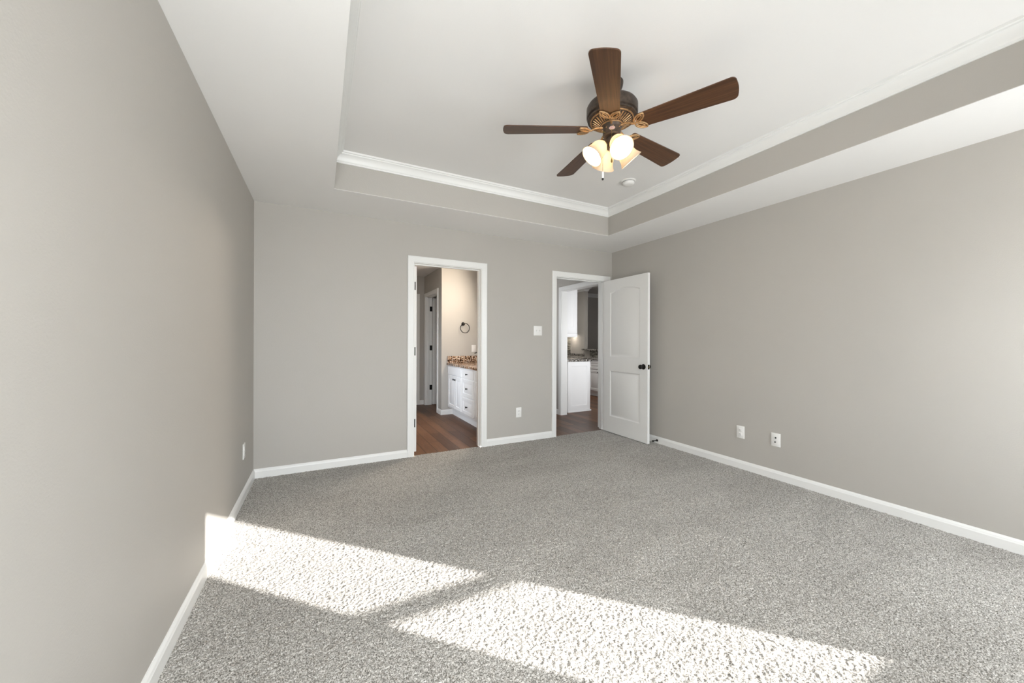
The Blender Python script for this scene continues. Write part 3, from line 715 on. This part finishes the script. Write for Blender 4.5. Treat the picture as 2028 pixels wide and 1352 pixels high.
# towel ring and switch on the lit wall
tw = thing('towel_ring', 'dark bronze towel ring on the bathroom wall above the vanity', 'towel ring', (2.133, YT, 1.500))
b = B(); lathe(b, [(0, 0.030), (0.006, 0.030), (0.012, 0.022), (0.016, 0.013), (0.040, 0.011), (0.046, 0.016), (0.054, 0.016), (0.058, 0.009)], (2.133, YT-0.0004, 1.500), (0, -1, 0), 24); obj('post', b, BLACKB, tw)
b = B(); tube(b, [(2.152+0.080*math.cos(t), YT-0.047, 1.430+0.080*math.sin(t)) for t in np.linspace(0, 2*math.pi, 48, endpoint=False)], 0.0058, True, 10); obj('ring', b, BLACKB, tw)
wallplate('light_switch', 'white rocker switch on the bathroom wall above the granite', 'light switch', (2.327, YT, 1.086), (1, 0, 0), (0, -1, 0), 0.075, 0.117, [('rocker', PLASTIC, 0, 0, 0.0165, 0.033, 0.0085, False)])

# ------------------------------------------------------------------ hall and kitchen beyond the right doorway
XH, KZ = 3.520, 2.600
b = B(); box(b, (2.25, YB+0.020, -0.06), (8.6, 9.0, -0.0045)); struct('floor_hall', b, PLANK)
b = B(); box(b, (2.54, YB+WT, 2.443), (XH, 6.6, 2.50)); struct('ceiling_hall', b, CEIL)
OY0, OY1 = 4.14, 5.045
b = B(); box(b, (XH, OY1+0.018, -0.02), (XH+0.11, 8.3, KZ)); box(b, (XH, YB+WT, -0.02), (XH+0.11, OY0-0.018, KZ)); box(b, (XH, OY0-0.018, HEAD+0.018), (XH+0.11, OY1+0.018, KZ)); struct('wall_hall_right', b, WALL)
b = B(); box(b, (2.53, 6.5, -0.02), (XH, 6.6, 2.443)); struct('wall_hall_far', b, WALL)
hl = lambda a, z, n: (XH-n, a, z)
b = B(); casing(b, OY0-0.006, OY1+0.006, HEAD+0.006, hl); struct('trim_11', b, TRIM, smooth=20)
b = B(); box(b, (XH-0.001, OY1, -0.01), (XH+0.111, OY1+0.018, HEAD+0.018)); box(b, (XH-0.001, OY0-0.018, HEAD), (XH+0.111, OY1, HEAD+0.018)); box(b, (XH-0.001, OY0-0.018, -0.01), (XH+0.111, OY0, HEAD)); struct('trim_12', b, TRIM)
baseboard('baseboard_hall', [((XH, OY1+0.006+CW), (XH, 6.5), (-1, 0))])

b = B(); box(b, (XR+WT+0.002, 2.3, -0.06), (8.6, YB+0.0195, -0.0045)); struct('floor_dining', b, PLANK)
b = B(); box(b, (XH+0.11, 2.4, KZ), (8.6, 9.0, KZ+0.05)); struct('ceiling_kitchen', b, CEIL)
KY = 8.17
b = B(); box(b, (XH+0.11, KY, -0.02), (6.09, KY+0.1, KZ)); struct('wall_kitchen_far', b, WALL)
W1X, W1Y = 6.0, 7.585
b = B(); box(b, (W1X, W1Y, -0.02), (W1X+0.10, 8.7, KZ)); struct('wall_kitchen_right', b, WALL)
b = B(); box(b, (6.1, 8.6, -0.02), (8.6, 8.7, KZ)); struct('wall_living_far', b, WALL)
b = B(); box(b, (8.5, 2.4, -0.02), (8.6, 8.6, KZ)); struct('wall_living_right', b, WALL)
b = B(); box(b, (XR+WT, 2.3, -0.02), (8.6, 2.4, KZ)); struct('wall_dining', b, WALL)
b = B()
kc = [(0, 0.10), (0.01, 0.10), (0.014, 0.085), (0.03, 0.05), (0.055, 0.028), (0.07, 0.022), (0.075, 0.0), (0, 0)]
loft(b, [[(W1X-d, KY, KZ-h) for d, h in kc], [(W1X-d, W1Y-d, KZ-h) for d, h in kc], [(W1X+0.10+d, W1Y-d, KZ-h) for d, h in kc], [(W1X+0.10+d, KY, KZ-h) for d, h in kc]])
struct('trim_13', b, TRIM, smooth=20)
b = B(); loft(b, [[(x, 8.6-d, KZ-h) for d, h in kc] for x in (6.2, 8.5)]); struct('trim_14', b, TRIM, smooth=20)

# left run: base cabinet and wall cabinet, ends towards the hall
NX0, NX1, NY0, NY1 = XH+0.115, 4.215, 5.187, 6.60
def end_panel(b, x0, x1, z0, z1, y):
    R_ = lambda d, n: [(x0+d, y-n, z0+d*1.4), (x1-d, y-n, z0+d*1.4), (x1-d, y-n, z1-d), (x0+d, y-n, z1-d)]
    loft(b, [R_(0, 0.0004), R_(0, 0.017), R_(0.002, 0.019), R_(0.075, 0.019), R_(0.079, 0.0145), R_(0.084, 0.0135)])
nb = thing('base_cabinet', 'white kitchen base cabinet showing its panelled end, just inside the hall opening', 'cabinet', ((NX0+NX1)/2, NY0, 0))
b = B(); box(b, (NX0, NY0, -0.004), (NX1-0.07, NY1, 0.0995)); box(b, (NX0, NY0, 0.10), (NX1, NY1, 0.862)); obj('body', b, CAB, nb)
b = B(); end_panel(b, NX0+0.10, NX1, 0.0, 0.8600, NY0); obj('end_panel', b, CAB, nb)
b = B(); box(b, (NX0+0.10, NY0-0.032, -0.004), (NX1+0.012, NY0-0.0195, 0.022), 0.002); obj('shoe_molding', b, CAB, nb)
b = B(); box(b, (NX0, NY0-0.024, 0.8625), (NX1+0.03, NY1, 0.900), 0.003); tag(obj('countertop', b, GRANK), 'grey speckled granite on the near base cabinet with the panelled end', 'countertop')
ub = thing('wall_cabinet', 'white kitchen wall cabinet with arched end panel above the near granite counter', 'cabinet', (NX0+0.15, NY0, 1.343))
b = B(); box(b, (NX0, NY0, 1.343), (3.926, NY1, 2.42)); obj('body', b, CAB, ub)
b = B(); end_panel(b, NX0+0.03, 3.924, 1.346, 2.418, NY0); obj('end_panel', b, CAB, ub)
b = B(); box(b, (NX0, NY0-0.012, 1.285), (3.936, NY1, 1.3425), 0.003); obj('light_rail', b, CAB, ub)
b = B(); box(b, (3.9265, NY0+0.004, 1.350), (3.945, NY0+0.45, 2.40), 0.003); obj('door', b, CAB, ub)

# right run with the raised bar: base cabinets facing the hall, granite, half wall
RX, CZ = 5.385, 0.835
rb = thing('base_cabinet', 'white kitchen base cabinet with dark knobs below the raised bar', 'cabinet', (RX, 6.9, 0))
b = B(); box(b, (RX, 5.6, 0.10), (W1X-0.030, KY-0.004, CZ-0.035)); box(b, (RX+0.07, 5.603, -0.004), (W1X-0.031, KY-0.006, 0.0995)); obj('body', b, CAB, rb)
rf = lambda a, z, n: (RX-n, a, z)
yy = 7.35
while yy > 5.7:
    a0, a1 = yy-0.36, yy-0.01
    b = B(); raised(b, rf, a0, a1, 0.125, 0.575); dd = obj('door', b, CAB, rb)
    ky = a0+0.035 if int(round((7.35-yy)/0.36)) % 2 == 0 else a1-0.035
    b = B(); lathe(b, [(0, 0.006), (0.012, 0.005), (0.018, 0.013), (0.026, 0.015), (0.031, 0.0)], (RX-0.0194, ky, 0.535), (-1, 0, 0), 14); obj('knob', b, BLACKB, dd)
    b = B(); raised(b, rf, a0, a1, 0.600, 0.775); obj('drawer', b, CAB, rb)
    yy -= 0.36
b = B(); box(b, (RX-0.030, 5.6, CZ-0.0345), (W1X-0.0075, KY-0.003, CZ), 0.003); ctk = tag(obj('countertop', b, GRANK), 'long dark granite counter running below the raised bar to the kitchen corner', 'countertop')
b = B(); box(b, (W1X-0.024, W1Y+0.004, CZ+0.0003), (W1X-0.002, KY-0.003, CZ+0.06), 0.002); obj('backsplash', b, GRANK, ctk)
b = B(); box(b, (W1X-0.006, 5.6, -0.02), (W1X+0.10, W1Y-0.001, 0.985)); struct('wall_bar', b, WALL)
b = B(); box(b, (W1X-0.016, 5.6, CZ+0.0004), (W1X-0.0065, 7.36, 0.9845)); struct('wall_bar_tile', b, MOSAIC)
b = B(); box(b, (W1X-0.10, 5.58, 0.9855), (W1X+0.30, W1Y-0.003, 1.022), 0.004); tag(obj('bar_top', b, GRANK), 'dark granite raised bar top above the mosaic tile', 'bar top')
wallplate('wall_outlet', 'white outlet plate on the mosaic tile below the bar', 'outlet', (W1X-0.0162, 6.99, 0.925), (0, -1, 0), (-1, 0, 0), 0.075, 0.100, [])
b = B(); box(b, (XH+0.13, KY-0.010, 0.84), (5.98, KY-0.0005, 1.34)); struct('wall_mosaic_tile', b, MOSAIC)
b = B(); box(b, (5.66, 7.78, 1.345), (W1X-0.003, KY-0.004, 2.20)); 
b.free()
